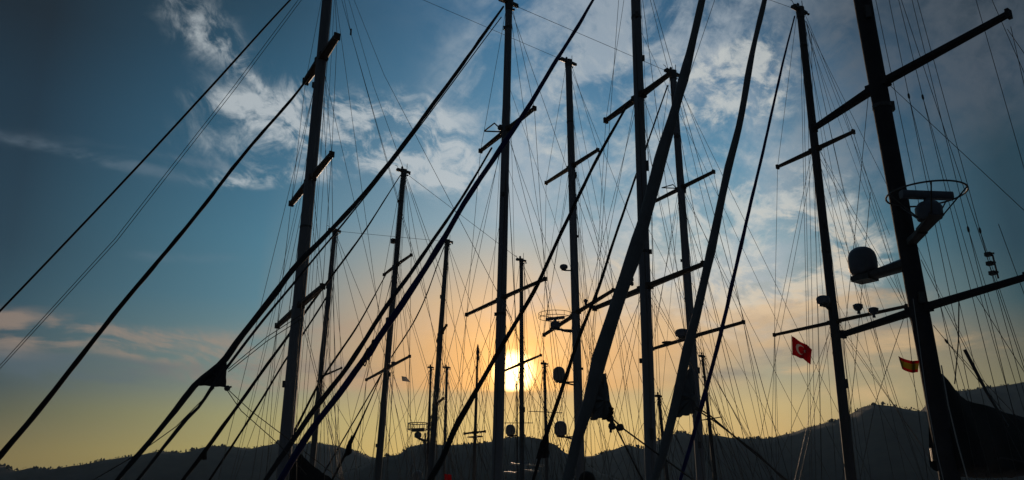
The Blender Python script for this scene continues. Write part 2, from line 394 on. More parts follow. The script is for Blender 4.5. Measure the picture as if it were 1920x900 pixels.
# ------------------------------------------------------------------ boats
class Boat:
    def __init__(s, name, label, cat, Y, basepx, deck=2.0, group=None, beam=2.5):
        s.base = atY(*basepx, Y); s.deck = deck; s.beam = beam; s.n_sail = 0
        s.M0 = Vector((s.base.x, s.base.y, deck))
        s.root = root(name, (s.base.x, s.base.y, 0), label, cat, group)
        s.masts = []
    def cl(s, px, py): return onplane(px, py, s.M0, PX)          # on the boat's centre plane
    def off(s, px, py, k): return onplane(px, py, s.M0 + PX*k, PX)
    def mast(s, p0, p1, ytop, m='mast', first=True, head=True, n=14, sq=.85):
        (x0,y0,w0), (x1,y1,w1) = p0, p1
        if first: base = s.M0
        else:
            fx = x1 + (x1-x0)/(y1-y0)*(962-y1); base = s.cl(fx, 962)
        pl = lambda px, py: onplane(px, py, base, BX)
        xt = x0 + (x1-x0)/(y1-y0)*(ytop-y0); wt = w0 + (w1-w0)/(y1-y0)*(ytop-y0)
        T = pl(xt, ytop); B1 = pl(x1, y1); t = (B1-T).normalized(); B = T + t * ((T.z - s.deck)/-t.z)
        r0 = max(wpx(wt, T)/2, .03); r1 = wpx(w1, B1)/2; N_ = 24; pts = []; rad = []
        for i in range(N_+1):
            u = i/N_; pts.append(T.lerp(B, u)); rad.append(r0 + (r1-r0)*min(1, u*(T-B).length/(T-B1).length))
        mb = MB().tube(pts, rad, n)
        # sail track up the after side
        tr = [p - BX*(r_*.98) for p, r_ in zip(pts, rad)]
        mb.tube(tr, [max(r_*.16, .012) for r_ in rad], 6)
        o = mb.build('mast', MT[m], s.root)
        g = random.Random(int(x0))
        for k in range(6):
            fb = MB(); u = .04 + .9*(k + g.random()*.8)/6; i_ = int(u*N_); c = T.lerp(B, u); rr_ = rad[i_]
            a = BX*g.choice((1,.6,-.8)) + PX*g.choice((-1,1,.7,-.7)); a.normalize()
            hh = g.uniform(.04,.14)
            fb.box(c + a*(rr_ + .012), a*(rr_*.22+.01), a.cross(Vector((0,0,1)))*rr_*.3, Vector((0,0,hh)))
            if k % 3 == 0: fb.tube([c - Vector((0,0,.035)), c + Vector((0,0,.035))], rr_*1.07, 14)
            if w1 > 7: fb.build('mast_fitting', MT['fit'], o)
        mm = dict(o=o, T=T, B=B, pl=pl, r0=r0, r1=r1, tips=[], rad=rad, pts=pts)
        s.masts.append(mm)
        if head:
            h = MB(); r = r0
            h.beam(T + BX*r*3.2 + Vector((0,0,.03)), T - BX*r*3.0 + Vector((0,0,.03)), r*1.7, .12, r*1.2, .10)
            h.tube([T + Vector((0,0,-.25)), T + Vector((0,0,.1))], [r*1.12, r*1.25], 12)
            h.tube([T - BX*r*1.5, T - BX*r*1.5 + Vector((0,0,.42))], .012, 5)
            h.lathe(T + BX*r*.8 + Vector((0,0,.08)), [(.035,0),(.05,.05),(.05,.12),(.02,.16)], 10)
            h.tube([T + BX*r*2.6 + Vector((0,0,.08)), T + BX*r*3.4 + Vector((0,0,.2)), T + BX*r*4.2 + Vector((0,0,.2))], .01, 4)
            for sd_ in (-1, 1): h.lathe(T + PX*(sd_*r*.9) - BX*r*2.2 + Vector((0,0,-.1)), [(.03,0),(.04,.03),(.03,.06)], 8, PX)
            h.build('masthead', MT['fit'], o)
        return mm
    def spreader(s, mm, pl_, pr_, w=6, m='wood', w2=None, side=None):
        A = mm['pl'](*pl_); Bp = mm['pl'](*pr_)
        # where the spar meets the mast
        t = (A.z+Bp.z)/2; best = min(mm['pts'], key=lambda p: abs(p.z-t))
        i = mm['pts'].index(best); k = (t-mm['T'].z)/(mm['B'].z-mm['T'].z); C = mm['T'].lerp(mm['B'], k)
        r = mm['r0'] + (mm['r1']-mm['r0'])*k; hh = wpx(w, C)
        for E, sd_ in ((A, -1), (Bp, 1)):
            if side and side != sd_: continue
            b = MB(); st = C + PX*(sd_*r*.8); st.z = C.z + (E.z-C.z)*.1; wd = hh*1.3
            b.beam(st, E, wd*1.15, hh, wd*.8, (wpx(w2, C) if w2 else hh*.75))
            b.box(E, PX*.03, BX*wd*.42, Vector((0,0,hh*.6)))
            b.box(st + PX*sd_*.02, PX*.06, BX*wd*.62, Vector((0,0,hh*.62)))
            b.build('spreader', MT[m], mm['o'])
        mm['tips'].append((A, Bp, C))
    def wire(s, pts, r=.0062, name='shroud', m='wire', n=5):
        r = r*1.08
        if len(pts) == 2 and m == 'rope' and name != 'jib_sheet':
            a, b_ = Vector(pts[0]), Vector(pts[1]); q = (b_-a).length
            pts = [a.lerp(b_, t/6) + (BX*-.006 + Vector((0,0,-.004)))*q*(t/6)*(1-t/6)*4*((int(q*97) % 5)/3) for t in range(7)]
        b = MB().tube(pts, r, n); return b.build(name, MT[m], s.root)
    def rig(s, mm, r=.0062, back=6.0, mid=True, halyards=3, seed=1, extra=5):
        g = random.Random(seed); T, B = mm['T'], mm['B']; z = s.deck + .5
        tips = sorted(mm['tips'], key=lambda t: -t[2].z)
        for sd_ in (0, 1):
            sg = -1 if sd_ == 0 else 1
            ch = lambda o: Vector((B.x, B.y, z)) + PX*(sg*s.beam*.96) + BX*o
            pts = [T + PX*sg*mm['r0']] + [t[sd_] for t in tips] + [ch(-.1)]
            s.wire(pts, r)
            for i, t in enumerate(tips):
                nxt = [u[sd_] for u in tips[i+1:]]
                C = t[2] + PX*sg*mm['r0']
                if nxt or mid: s.wire([C] + nxt[:1] + [ch(-.45 - .3*i)], r)
            lo = tips[-1][2] if tips else T
            s.wire([lo, ch(.75)], r); s.wire([lo, ch(-1.0)], r)
            if len(tips) > 1: s.wire([tips[0][2], ch(1.1)], r)
            if back: s.wire([T, Vector((B.x, B.y, s.deck+.4)) - BX*back + PX*(sg*s.beam*.8)], r, 'backstay')
            if tips and back: s.wire([tips[0][2], Vector((B.x, B.y, s.deck+.4)) - BX*(back*.6) + PX*(sg*s.beam*.9)], r*.9, 'backstay')
        for k in range(extra):
            u = g.uniform(0, .35) if g.random() < .6 else g.uniform(.35, .8)
            p0 = T.lerp(B, u); sg = -1 if g.random() < .4 else 1
            s.wire([p0, Vector((B.x, B.y, s.deck+.4)) + PX*(sg*s.beam*g.uniform(.55,1)) - BX*g.uniform(-1.2, 4.0)], r*.75, 'running_rigging', 'rope' if g.random() < .4 else 'wire')
        for k in range(halyards):
            o = PX*g.uniform(-1,1)*.35 + BX*g.uniform(-.7,.5)
            s.wire([T + BX*g.uniform(-.25,.2), B + o + Vector((0,0,.4))], r*.8, 'halyard', 'rope')
    def furl(s, pix, m='dgrey', name='furled_jib', k=0.0, extend=True, wob=.09, stay=True, top=None, zend=None, n=12, spiral=True, seed=0):
        g = random.Random(seed + int(pix[0][0])); P = []; Wd = []
        for (px, py, w_) in pix:
            p = s.off(px, py, k); P.append(p); Wd.append(wpx(w_, p)/2*(.93 if s is D_[0] else .80))
        ze = zend if zend is not None else s.deck + .7
        if extend and P[-1].z > ze:
            t = (P[-1]-P[-2]).normalized()
            if t.z < -.05: P.append(P[-1] + t*((P[-1].z-ze)/-t.z)); Wd.append(Wd[-1]*.6)
        pts = []; rad = []; acc = 0
        for i in range(len(P)-1):
            d = (P[i+1]-P[i]).length; c = max(2, int(d/.22))
            pa, pb = (P[i-1] if i else P[0]*2-P[1]), (P[i+2] if i+2 < len(P) else P[-1]*2-P[-2])
            l0, l1, l2 = max(.01,(P[i]-pa).length), max(.01,d), max(.01,(pb-P[i+1]).length)
            m0 = ((P[i]-pa)/l0*l1 + (P[i+1]-P[i])/l1*l0)/(l0+l1)*l1; m1 = ((P[i+1]-P[i])/l1*l2 + (pb-P[i+1])/l2*l1)/(l1+l2)*l1
            for j in range(c):
                u = j/c; u2, u3 = u*u, u*u*u
                pts.append(P[i]*(2*u3-3*u2+1) + m0*(u3-2*u2+u) + P[i+1]*(3*u2-2*u3) + m1*(u3-u2)); rad.append(Wd[i]*(1-u)+Wd[i+1]*u)
        pts.append(P[-1]); rad.append(Wd[-1])
        mb = MB(); b0 = 0; L_ = 0; up = None
        for i, p in enumerate(pts):
            t = (pts[min(i+1,len(pts)-1)]-pts[max(i-1,0)]).normalized()
            if i: L_ += (p-pts[i-1]).length
            a = t.cross(Vector((0,1,.1))).normalized(); b = a.cross(t).normalized()
            for q_ in range(n):
                q = 2*math.pi*q_/n
                f = 1 + wob*mnoise.noise(Vector((math.cos(q)*1.2, math.sin(q)*1.2, L_*1.6+seed)))*2
                if spiral: f += .22*max(0, math.cos(q - L_*2.1))**6
                mb.v.append(p + (a*math.cos(q) + b*math.sin(q))*(rad[i]*f))
        for i in range(len(pts)-1):
            for q_ in range(n):
                k2 = (q_+1) % n; mb.f.append((i*n+q_, i*n+k2, (i+1)*n+k2, (i+1)*n+q_))
        mb.f.append(tuple(range(n))[::-1]); mb.f.append(tuple((len(pts)-1)*n+j for j in range(n)))
        o = mb.build(name, MT[m], s.root)
        return o, P
    def clew(s, parent, poly, k=0.0, m='dgrey', th=.05, name='clew'):
        # wedge of loose cloth at the sail's corner: rows of folds, thin at the free edge
        pts = [s.off(x, y, k) for x, y in poly]
        b = MB(); nrm = PX; c = sum(pts, Vector())/len(pts)
        ring = []
        K = len(pts)
        b.v.append(c + nrm*th*.9); b.v.append(c - nrm*th*.9)
        fine = []
        for i in range(K):
            p, q = pts[i], pts[(i+1) % K]
            for j in range(6): fine.append(p.lerp(q, j/6) + (c-p).normalized()*.012*math.sin(j*2.1))
        K2 = len(fine)
        for p in fine: b.v.append(p + nrm*th*.25)
        for p in fine: b.v.append(p - nrm*th*.25)
        mid = [f.lerp(c, .5) for f in fine]
        for j, p in enumerate(mid): b.v.append(p + nrm*th*(.6+.35*math.sin(j*1.9)))
        for j, p in enumerate(mid): b.v.append(p - nrm*th*(.6+.35*math.sin(j*1.9)))
        for i in range(K2):
            j = (i+1) % K2
            b.f += [(2+i, 2+j, 2+2*K2+j, 2+2*K2+i), (2+2*K2+i, 2+2*K2+j, 0), (2+K2+j, 2+K2+i, 2+3*K2+i, 2+3*K2+j), (2+3*K2+j, 2+3*K2+i, 1), (2+j, 2+i, 2+K2+i, 2+K2+j)]
        return b.build(name, MT[m], parent)
    def pwire(s, pix, r=.0062, k=0.0, name='stay', m='wire', zend=None):
        P = [s.off(x, y, k) for x, y in pix]
        if zend is not None and P[-1].z > zend:
            t = (P[-1]-P[-2]).normalized(); P.append(P[-1] + t*((P[-1].z-zend)/max(.05, -t.z)))
        return s.wire(P, r, name, m)
    def hull(s, fwd, aft, m='hull', h=None, house=True):
        s.fwd = fwd
        B = Vector((s.base.x, s.base.y, 0)); z1 = s.deck; b = MB(); NS = 18; sec = 9
        for i in range(NS+1):
            u = i/NS; x = -aft + (fwd+aft)*u
            wd = s.beam*(1-abs(2*u-.9)**3.2*.9) if u < .45 else s.beam*max(.02, (1-((u-.45)/.55)**2.3))
            sh = z1 + .5*(2*u-.8)**2 - .02
            for j in range(sec):
                a = j/(sec-1); ang_ = math.pi*a
                yy = -math.cos(ang_)*wd; zz = sh - (sh+.9*(1-u*.5))*math.sin(ang_)**.55
                b.v.append(B + BX*x + PX*yy + Vector((0,0,zz)))
        for i in range(NS):
            for j in range(sec-1): b.f.append((i*sec+j, i*sec+j+1, (i+1)*sec+j+1, (i+1)*sec+j))
        for i in range(NS): b.f.append((i*sec, (i+1)*sec, (i+1)*sec+sec-1, i*sec+sec-1))
        b.f.append(tuple(range(sec))); b.f.append(tuple(NS*sec+j for j in range(sec)))
        hl = b.build('hull', MT[m], s.root)
        r = MB()
        for sg in (-1, 1):
            pts = []
            for i in range(NS+1):
                u = i/NS; x = -aft + (fwd+aft)*u
                wd = s.beam*(1-abs(2*u-.9)**3.2*.9) if u < .45 else s.beam*max(.02, (1-((u-.45)/.55)**2.3))
                pts.append(B + BX*x + PX*(sg*wd*.97) + Vector((0,0,z1 + .5*(2*u-.8)**2 + .03)))
            r.tube(pts, .05, 6)
        r.build('rubbing_rail', MT['hullwood'], s.root)
        if house:
            c = MB(); c.box(B - BX*(aft*.35) + Vector((0,0,z1+.28)), BX*(aft*.42), PX*(s.beam*.5), Vector((0,0,.34)))
            ho = c.build('deckhouse', MT['cabin'], s.root, smooth=False)
            for sg in (-1, 1):
                for i in range(4):
                    g = MB(); g.box(B - BX*(aft*(.08+.17*i)) + PX*(sg*(s.beam*.5+.004)) + Vector((0,0,z1+.38)), BX*.28, PX*.006, Vector((0,0,.13)))
                    g.build('window', MT['glass'], ho, smooth=False)
    def bowsprit(s, P):
        a = Vector((s.base.x, s.base.y, s.deck+.35)) + BX*(s.fwd-1.2)
        MB().tube([a, Vector(P) - Vector((0,0,.06)) + BX*.2], [.11,.07], 10).build('bowsprit', MT['wood'], s.root)

def dome(boat, c, w_, h_, m='radome', arm=None, name='satellite_dome', parent=None, armw=.05, brackets=2):
    r = wpx(w_, c)/2; h = wpx(h_, c); b = MB()
    prof = [(r*.62,-h*.50),(r*.80,-h*.44),(r*.96,-h*.34),(r*1.0,-h*.2),(r*1.0,h*.05),(r*.97,h*.16),(r*.88,h*.29),(r*.72,h*.39),(r*.5,h*.46),(r*.25,h*.495),(.002,h*.5)]
    b.lathe(c, prof, 28); d = b.build(name, MT[m], boat.root)
    k = MB(); k.lathe(c + Vector((0,0,-h*.5)), [(r*.5,-.06),(r*.62,-.05),(r*.66,.0),(r*.6,.012)], 20)
    k.build('dome_base', MT['fit'], d)
    if arm is not None:
        a = MB()
        for j in range(brackets):
            o = Vector((0,0,-h*.5-.05 - j*.16))
            a.beam(c + Vector((0,0,-h*.5-.06)) + (Vector((0,0,0)) if j == 0 else (arm-c)*.25), Vector((arm.x, arm.y, c.z)) + o, armw, armw)
        a.build('bracket', MT['fit'], d)
    return d
def radar_open(boat, c, rpx, mastpt, bar=None, ring=True, posts=8, h2=0.0, wr=.016, bar_dir=None, barw=.1, parent=None, bracket_h=.12):
    # open-array scanner on a bracket with a round guard rail
    R_ = wpx(rpx, c); b = MB()
    b.lathe(c + Vector((0,0,-.42)), [(.10,-.02),(.19,0),(.21,.08),(.21,.2),(.15,.28),(.06,.31),(.05,.37)], 20)
    o = b.build('radar_pedestal', MT['radard'], boat.root)
    k = MB(); bd = (bar_dir or Vector((1,.15,0))).normalized(); hl = wpx(bar or rpx*.68, c)
    k.beam(c - bd*hl + Vector((0,0,-.0)), c + bd*hl, barw, barw)
    k.build('scanner_bar', MT['radard'], o)
    if ring:
        g = MB()
        for dz in ([0, h2] if h2 else [0]):
            pts = [c + Vector((math.cos(a)*R_, math.sin(a)*R_, .02+dz)) for a in [2*math.pi*i/40 for i in range(41)]]
            g.tube(pts, wr, 6, caps=False)
        if h2:
            for i in range(12):
                a = 2*math.pi*i/12; p = c + Vector((math.cos(a)*R_, math.sin(a)*R_, .02)); g.tube([p, p + Vector((0,0,h2))], wr*.7, 5)
        for i in range(posts):
            a = 2*math.pi*(i+.5)/posts; p = c + Vector((math.cos(a)*R_, math.sin(a)*R_, .02))
            g.tube([p, c + Vector((math.cos(a)*.15, math.sin(a)*.15, -.44))], wr*.8, 5)
        g.build('guard_ring', MT['fit'], o)
    m = MB(); dn = c + Vector((0,0,-.45))
    mp = Vector((mastpt.x, mastpt.y, dn.z-.22))
    m.beam(mp, dn + (mp-dn)*.35 + Vector((0,0,-.02)), .16, bracket_h*1.3, .2, bracket_h*.8)
    m.beam(dn + (mp-dn)*.36, dn + (dn-mp).normalized()*.2, .2, bracket_h*.8, .26, bracket_h*.5)
    m.build('bracket', MT['fit'], o)
    return o
def mpt(mm, px, py):             # mast axis point seen at that row
    p = mm['pl'](px, py); k = (p.z-mm['T'].z)/(mm['B'].z-mm['T'].z); return mm['T'].lerp(mm['B'], k)

# ---- D: big mast at the right, nearest
D_ = [None]
D = Boat('sailing_yacht', 'nearest yacht, thick leaning mast with satellite dome, guarded radar and black covered boom', 'sailboat', 14, (1790, 962), deck=2.0, beam=3.0, group='sailing boats moored in the harbour')
d = D.mast((1617,0,31),(1778,880,37), -560, 'dgrey', n=20)
D.spreader(d, (1527,240), (1891,26), 13, 'dgrey', 9); D.spreader(d, (1581,627), (1925,519), 13, 'dgrey', 10)
D.hull(7.5, 11)
TD = d['T']
D_[0] = D
o1, P1 = D.furl([(1412,-330,9),(1317,0,13),(1293,100,16),(1267,200,20),(1239,300,23),(1211,400,26),(1196,450,27),(1160,560,27),(1125,675,28),(1106,750,26),(1086,810,23),(1067,885,21)], 'grey', seed=3)
D.clew(o1, [(1134,700),(1146,780),(1109,788),(1113,740)], 0, 'grey', .08)
D.clew(o1, [(1142,756),(1146,781),(1131,787),(1134,766)], -.02, 'black', .10, 'clew_patch')
D.wire([P1[0], TD], .012, 'forestay')
D.bowsprit(P1[-1])
o2, P2 = D.furl([(1470,-330,7),(1434,0,9),(1410,100,11),(1385,240,13),(1360,340,15),(1339,440,16),(1305,595,18),(1282,685,19),(1262,775,18),(1242,850,17),(1229,893,15)], 'grey', seed=5)
D.clew(o2, [(1294,690),(1305,755),(1298,776),(1269,782),(1272,740)], 0, 'grey', .08)
D.wire([P2[0], D.cl(1540,-420)], .01, 'forestay')
for pix in ([(1146,783),(1165,801),(1222,843),(1300,900)], [(1146,785),(1154,800),(1205,900)], [(1303,762),(1330,778),(1400,838),(1482,905)], [(1303,766),(1340,790),(1420,850),(1470,900)]):
    D.pwire(pix, .009, 0, 'jib_sheet', 'rope', zend=2.6)
b = MB()
for (x, y) in ((1146,784),(1150,799),(1165,801)):
    b.lathe(D.cl(x, y) - PX*.02, [(.02,-.03),(.04,-.02),(.04,.02),(.02,.03)], 10, PX)
b.tube([D.cl(1146,786), D.cl(1145,811)], .016, 6)
b.build('sheet_block', MT['fit'], D.root)
# wires running past the big mast on its right side
FORK = {(1667,0): 180, (1685,0): 182, (1642,0): 570, (1710,0): 430, (1720,0): 432, (1830,0): 468, (1750,610): 640}
for top, bot, kk in (((1600,-200),(1790,900),1.0),((1642,0),(1788,690),.6),((1667,0),(1797,633),1.6),((1685,0),(1863,717),2.2),((1710,0),(1885,713),2.4),((1720,0),(1913,710),2.6),((1690,0),(1943,760),2.0),((1830,0),(1990,560),2.9),((1750,610),(1905,800),-1.5),((1727,487),(1843,717),-1.0),((1660,152),(1985,455),-2.2),((1827,550),(1960,760),1.2),((1872,420),(1975,700),2.6),((1895,50),(1960,330),2.9),((1860,0),(1935,170),2.9),((1889,55),(1990,200),2.4)):
    dx, dy = bot[0]-top[0], bot[1]-top[1]
    a = (top[0]-dx*.2, top[1]-dy*.2) if top[1] <= 0 else top
    z = (bot[0]+dx*(940-bot[1])/dy, 940)
    if top[1] > 0 and kk == -2.2: z = bot
    pl = lambda px, py: onplane(px, py, d['B'] + (-BX)*abs(kk)*.35 + PX*0, (BX*1.0 + PX*.12*kk).normalized())
    P = [pl(*a), pl(*z)]
    w_ = D.wire(P, .0052, 'shroud')
    fk = FORK.get(top)
    if fk:                        # a fitting where the wire splits in two
        u = (fk - a[1])/(z[1]-a[1]); c = pl(a[0]+(z[0]-a[0])*u, fk); t = (P[1]-P[0]).normalized()
        MB().tube([c - t*.06, c - t*.03, c + t*.03, c + t*.06], [.008,.02,.02,.008], 8).build('turnbuckle', MT['fit'], w_)
        D.wire([c, P[1] + PX*.28 + BX*.1], .0045, 'shroud')
for pix in ([(1632,360),(1602,700),(1580,900)], [(1630,160),(1600,470),(1582,640),(1604,900)], [(1700,580),(1640,760),(1612,900)], [(1700,590),(1712,700),(1740,900)]):
    P = [onplane(x, y, d['B'], BX) for x, y in pix]; D.wire(P, .005, 'shroud')
# pale halyard down the mast and over the sail cover
P = [onplane(x, y, d['B'] + BX*.6, BX) for x, y in [(1765,685),(1778,760),(1795,830),(1816,905)]]; D.wire(P, .009, 'halyard', 'steel')
P = [onplane(x, y, d['B'] + BX*.35, BX) for x, y in [(1712,560),(1738,750),(1757,850),(1770,905)]]; D.wire(P, .006, 'halyard', 'steel')
# bundle of rigging beside the mast
P = [onplane(x, y, d['B'] - BX*1.2, BX) for x, y in [(1809,656),(1850,735),(1890,800)]]; b = MB().tube(P, [.03,.026,.02], 8); b.build('rigging_screw', MT['fit'], D.root)
P = [onplane(x, y, d['B'] - BX*1.2, BX) for x, y in [(1798,560),(1797,640),(1790,720)]]; D.wire(P, .010, 'lanyard', 'rope')
# radar with its guard rail, dome, deck lights
rc = onplane(1737, 366, mpt(d,1690,400) + BX*.35, BX); radar_open(D, rc, 70, mpt(d, 1695, 430), bar=50, posts=5, wr=.016, barw=.13, bar_dir=Vector((1,.1,0)))
dc = onplane(1617, 490, mpt(d,1700,500), BX)
dd = dome(D, dc, 52, 55, 'radard', None)
b = MB(); ma = mpt(d, 1700, 500); b.beam(dc + Vector((0,0,-.31)) - PX*.0, Vector((ma.x, ma.y, dc.z-.22)), .3, .1, .26, .19)
b.box(dc + Vector((0,0,-.32)), PX*.17, BX*.17, Vector((0,0,.05))); b.build('bracket', MT['fit'], dd)
for (x, y, k) in ((1609,579,.0),(1638,586,.1)):
    c = onplane(x, y, d['B'] - BX*.1, BX); b = MB().lathe(c, [(.03,-.09),(.02,-.04),(.05,-.03),(.085,.02),(.09,.07),(.05,.09)], 14); b.build('antenna_dome', MT['radard'], D.root)
lt = MB(); P = [onplane(x, y, d['B'] - BX*.05, BX) for x, y in ((1872,522),(1861,478),(1852,477))]; lt.tube(P, .014, 6)
lo = lt.build('light_post', MT['fit'], D.root)
for (x, y) in ((1853,477),(1856,494),(1861,512)):
    c = onplane(x, y, d['B'] - BX*.05, BX); b = MB().box(c, PX*.045, BX*.045, Vector((0,0,.03))); b.box(c + PX*.06, PX*.03, BX*.012, Vector((0,0,.012))); b.build('signal_lamp', MT['fit'], lo)
# boom with the mainsail bundled under a black cover
AFT = -BX
g0 = mpt(d, 1765, 868); bo = MB(); boomz = D.cl(1775, 868).z
bA = Vector((g0.x, g0.y, boomz)); bB = D.cl(2080, 905); bB = Vector((bA.x, bA.y, boomz)) + AFT*8.5 + Vector((0,0,.1))
bo.tube([bA, bB], [.11,.09], 12); boom = bo.build('boom', MT['dgrey'], D.root)
cv = MB(); n = 18; st = 40
top_px = [(1745,690),(1775,700),(1800,738),(1815,750),(1845,757),(1880,768),(1920,782),(1990,806),(2100,840)]
tops = [D.cl(x, y) for x, y in top_px]
for i in range(st+1):
    u = i/st; x = -.03 + 7.6*u**1.15; lean = (d['T']-d['B'])/(d['T'].z-d['B'].z)*(1-u)**5; lean.z = 0
    c = bA + AFT*x
    # height of the bundle above the boom
    hz = None
    for a, b2 in zip(tops[:-1], tops[1:]):
        xa, xb = (a-bA).dot(AFT), (b2-bA).dot(AFT)
        if xa <= x <= xb: hz = a.z + (b2.z-a.z)*(x-xa)/(xb-xa)
    if hz is None: hz = tops[0].z if x < (tops[0]-bA).dot(AFT) else tops[-1].z*.97
    top = hz - boomz; bot = -.16 - .05*math.sin(u*9)
    for k in range(n):
        q = 2*math.pi*k/n; sq = math.sin(q); wv = mnoise.noise(Vector((x*1.5, q, 2.0)))*.07
        wid = (.27 + .06*math.sin(x*3)) * (1 if sq < 0 else max(.15, 1-.75*sq)) + wv
        cv.v.append(c + PX*(math.cos(q)*wid) + Vector((0,0,(top+wv*.5)*sq if sq > 0 else -bot*sq*1.0)) + lean*(max(0, sq)*top))
for i in range(st):
    for k in range(n):
        k2 = (k+1) % n; cv.f.append((i*n+k, i*n+k2, (i+1)*n+k2, (i+1)*n+k))
cv.f.append(tuple(range(n))); cv.f.append(tuple(st*n+k for k in range(n)))
cv.build('sail_cover', MT['black'], D.root)
# piping edge and lashings of the cover
b = MB(); P = [bA + AFT*x_ + PX*.33 + Vector((0,0,.07+.04*math.sin(x_*1.7))) for x_ in [i*.35 for i in range(3, 20)]]; b.tube(P, .012, 6); b.build('cover_piping', MT['dgrey'], boom)
for i in range(5):
    b = MB(); c = bA + AFT*(.9+1.25*i); P = [c + PX*(.13*math.cos(a)) + Vector((0,0,.17*math.sin(a))) for a in [2*math.pi*j/16 for j in range(17)]]; b.tube(P, .018, 5, caps=False); b.build('lashing', MT['rope'], boom)

# ---- C: blue furled jib, mast in the middle right and mizzen at 1500
C = Boat('sailing_yacht', 'two-masted yacht with navy blue furled jib, red Turkish flag flying under its mizzen yard', 'sailboat', 19, (1223,962), deck=2.0, beam=2.9, group='sailing boats moored in the harbour')
c1 = C.mast((1192,0,18),(1220,850,23), -90, 'mast', n=16)
C.spreader(c1, (1136,226), (1255,139), 9, 'wood', 7); C.spreader(c1, (1115,578), (1319,495), 9, 'wood', 7)
c2 = C.mast((1500,20,13),(1594,880,20), 20, 'mastdark', first=False, n=16)
C.spreader(c2, (1458,313), (1600,247), 7, 'wood', 5); C.spreader(c2, (1452,628), (1700,574), 6, 'wood', 5)
C.hull(9, 13)
C.rig(c1, .0052, 0, halyards=4, seed=2); C.rig(c2, .0058, 6.5, halyards=5, seed=3)
C.wire([c1['T'], c2['T']], .006, 'triatic_stay')
o, P = C.furl([(1172,-85,4),(1112,0,6),(1084,48,8),(1030,135,9),(980,217,11),(930,292,12),(870,381,12),(833,446,13),(780,530,14),(740,590,15),(706,640,15),(692,662,19),(684,672,14),(650,720,14),(570,826,15),(530,893,15)], 'navy', seed=7)
C.bowsprit(P[-1]); b = MB()
for (x, y) in ((700,648),(690,664),(684,675)):
    p = C.cl(x, y); t = Vector((.3,.2,1)).normalized(); b.tube([p + PX*.09*math.cos(a) + Vector((0,0,1))*.10*math.sin(a) + BX*.08*math.cos(a) for a in [2*math.pi*j/14 for j in range(15)]], .012, 5, caps=False)
b.build('lashing', MT['rope'], o)
C.wire([c1['T'], P[0]], .01, 'forestay')
o, P = C.furl([(1180,190,5),(1163,220,6),(1120,297,7),(1047,448,8),(1000,548,9),(960,617,10),(900,720,11),(850,810,14),(830,858,13),(810,895,12)], 'black', 'furled_staysail', seed=9)
o, P = C.furl([(1490,30,3),(1465,130,5),(1440,243,6),(1392,448,8),(1355,610,9),(1320,745,10),(1277,895,8)], 'navy', 'furled_staysail', seed=11)
for pix in ([(1160,0),(1150,200),(1137,420),(1110,700),(1095,900)], [(1205,0),(1235,200),(1262,480),(1290,700),(1320,905)], [(1225,0),(1258,135),(1310,350),(1400,640),(1480,900)], [(1340,0),(1300,150),(1262,250),(1190,480),(1120,690),(1050,860)]):
    P = [onplane(x, y, c1['B'] - BX*.8, BX) for x, y in pix]; C.wire([P[0], P[-1]], .006, 'backstay')
rc = onplane(1543, 562, c2['B'] + BX*.45, BX); dome(C, rc, 25, 16, 'radard', mpt(c2, 1558, 566), 'radar_dome')
for px0, px1 in ((1515,1519),(1519,1523),(1526,1530),(1535,1541)):
    C.wire([onplane(px0-14, 60, c2['B']+BX*.25, BX), onplane(px1, 930, c2['B']+BX*.25, BX)], .006, 'halyard')
for top, bot in (((1512,40),(1668,440)),((1512,45),(1660,700)),((1511,40),(1560,215)),((1515,55),(1700,900)),((1580,200),(1690,560)),((1484,628),(1484,930)),((1453,630),(1462,930)),((1530,320),(1740,930)),((1458,315),(1452,628))):
    C.wire([onplane(*top, c2['B']-BX*.2, BX), onplane(*bot, c2['B']-BX*.6, BX)], .0052, 'shroud')
# signal lamps hanging near the second spreader
for (x, y) in ((1185,524),(1185,532)):
    p = onplane(x, y, c1['B'], BX); MB().lathe(p, [(.02,-.05),(.04,-.03),(.04,.03),(.02,.05)], 10).build('signal_lamp', MT['fit'], C.root)

# ---- A: mast in front of the sun, mizzen at 1262
A = Boat('sailing_yacht', 'two-masted yacht whose main mast stands in front of the sun, its jib reaching far left', 'sailboat', 23, (930,962), deck=2.0, beam=2.8, group='sailing boats moored in the harbour')
a1 = A.mast((952,100,14),(932.5,880,22), 6, 'mast', n=16)
A.spreader(a1, (901,283), (1002,203), 7, 'wood', 6); A.spreader(a1, (875,590), (1022,523), 6, 'wood', 5)
a2 = A.mast((1263,160,12),(1314,880,18), 138, 'mast', first=False, n=14)
A.spreader(a2, (1223,380), (1338,322), 6, 'wood', 5); A.spreader(a2, (1224,654), (1394,604), 6, 'wood', 5)
A.hull(10, 14)
A.rig(a1, .0062, 5, halyards=4, seed=5); A.rig(a2, .0068, 7, halyards=4, seed=6)
A.wire([a1['T'], a2['T']], .007, 'triatic_stay')
o, P = A.furl([(944,12,4),(916,52,7),(800,212,9),(690,355,10),(602,451,11),(550,505,13),(515,550,14),(480,596,14),(444,643,15),(424,672,15),(364,724,14),(328,770,13),(295,811,12),(222,897,10)], 'dgrey', seed=13)
A.clew(o, [(425,668),(423,726),(366,722),(395,694)], 0, 'dgrey', .10); A.bowsprit(P[-1])
A.furl([(940,32,2),(690,362,3),(560,520,5),(480,617,6),(425,690,7),(395,730,8),(372,764,7),(350,785,9),(320,822,8),(262,895,7)], 'dgrey', 'furled_staysail', k=.25, seed=15)
for pix in ([(424,727),(470,770),(560,838),(640,900)], [(424,729),(452,770),(520,830),(575,890)], [(402,727),(330,800),(260,850),(175,900)], [(565,590),(500,632),(428,692)], [(568,596),(500,640),(428,697)]):
    A.pwire(pix, .009, 0, 'jib_sheet', 'rope')
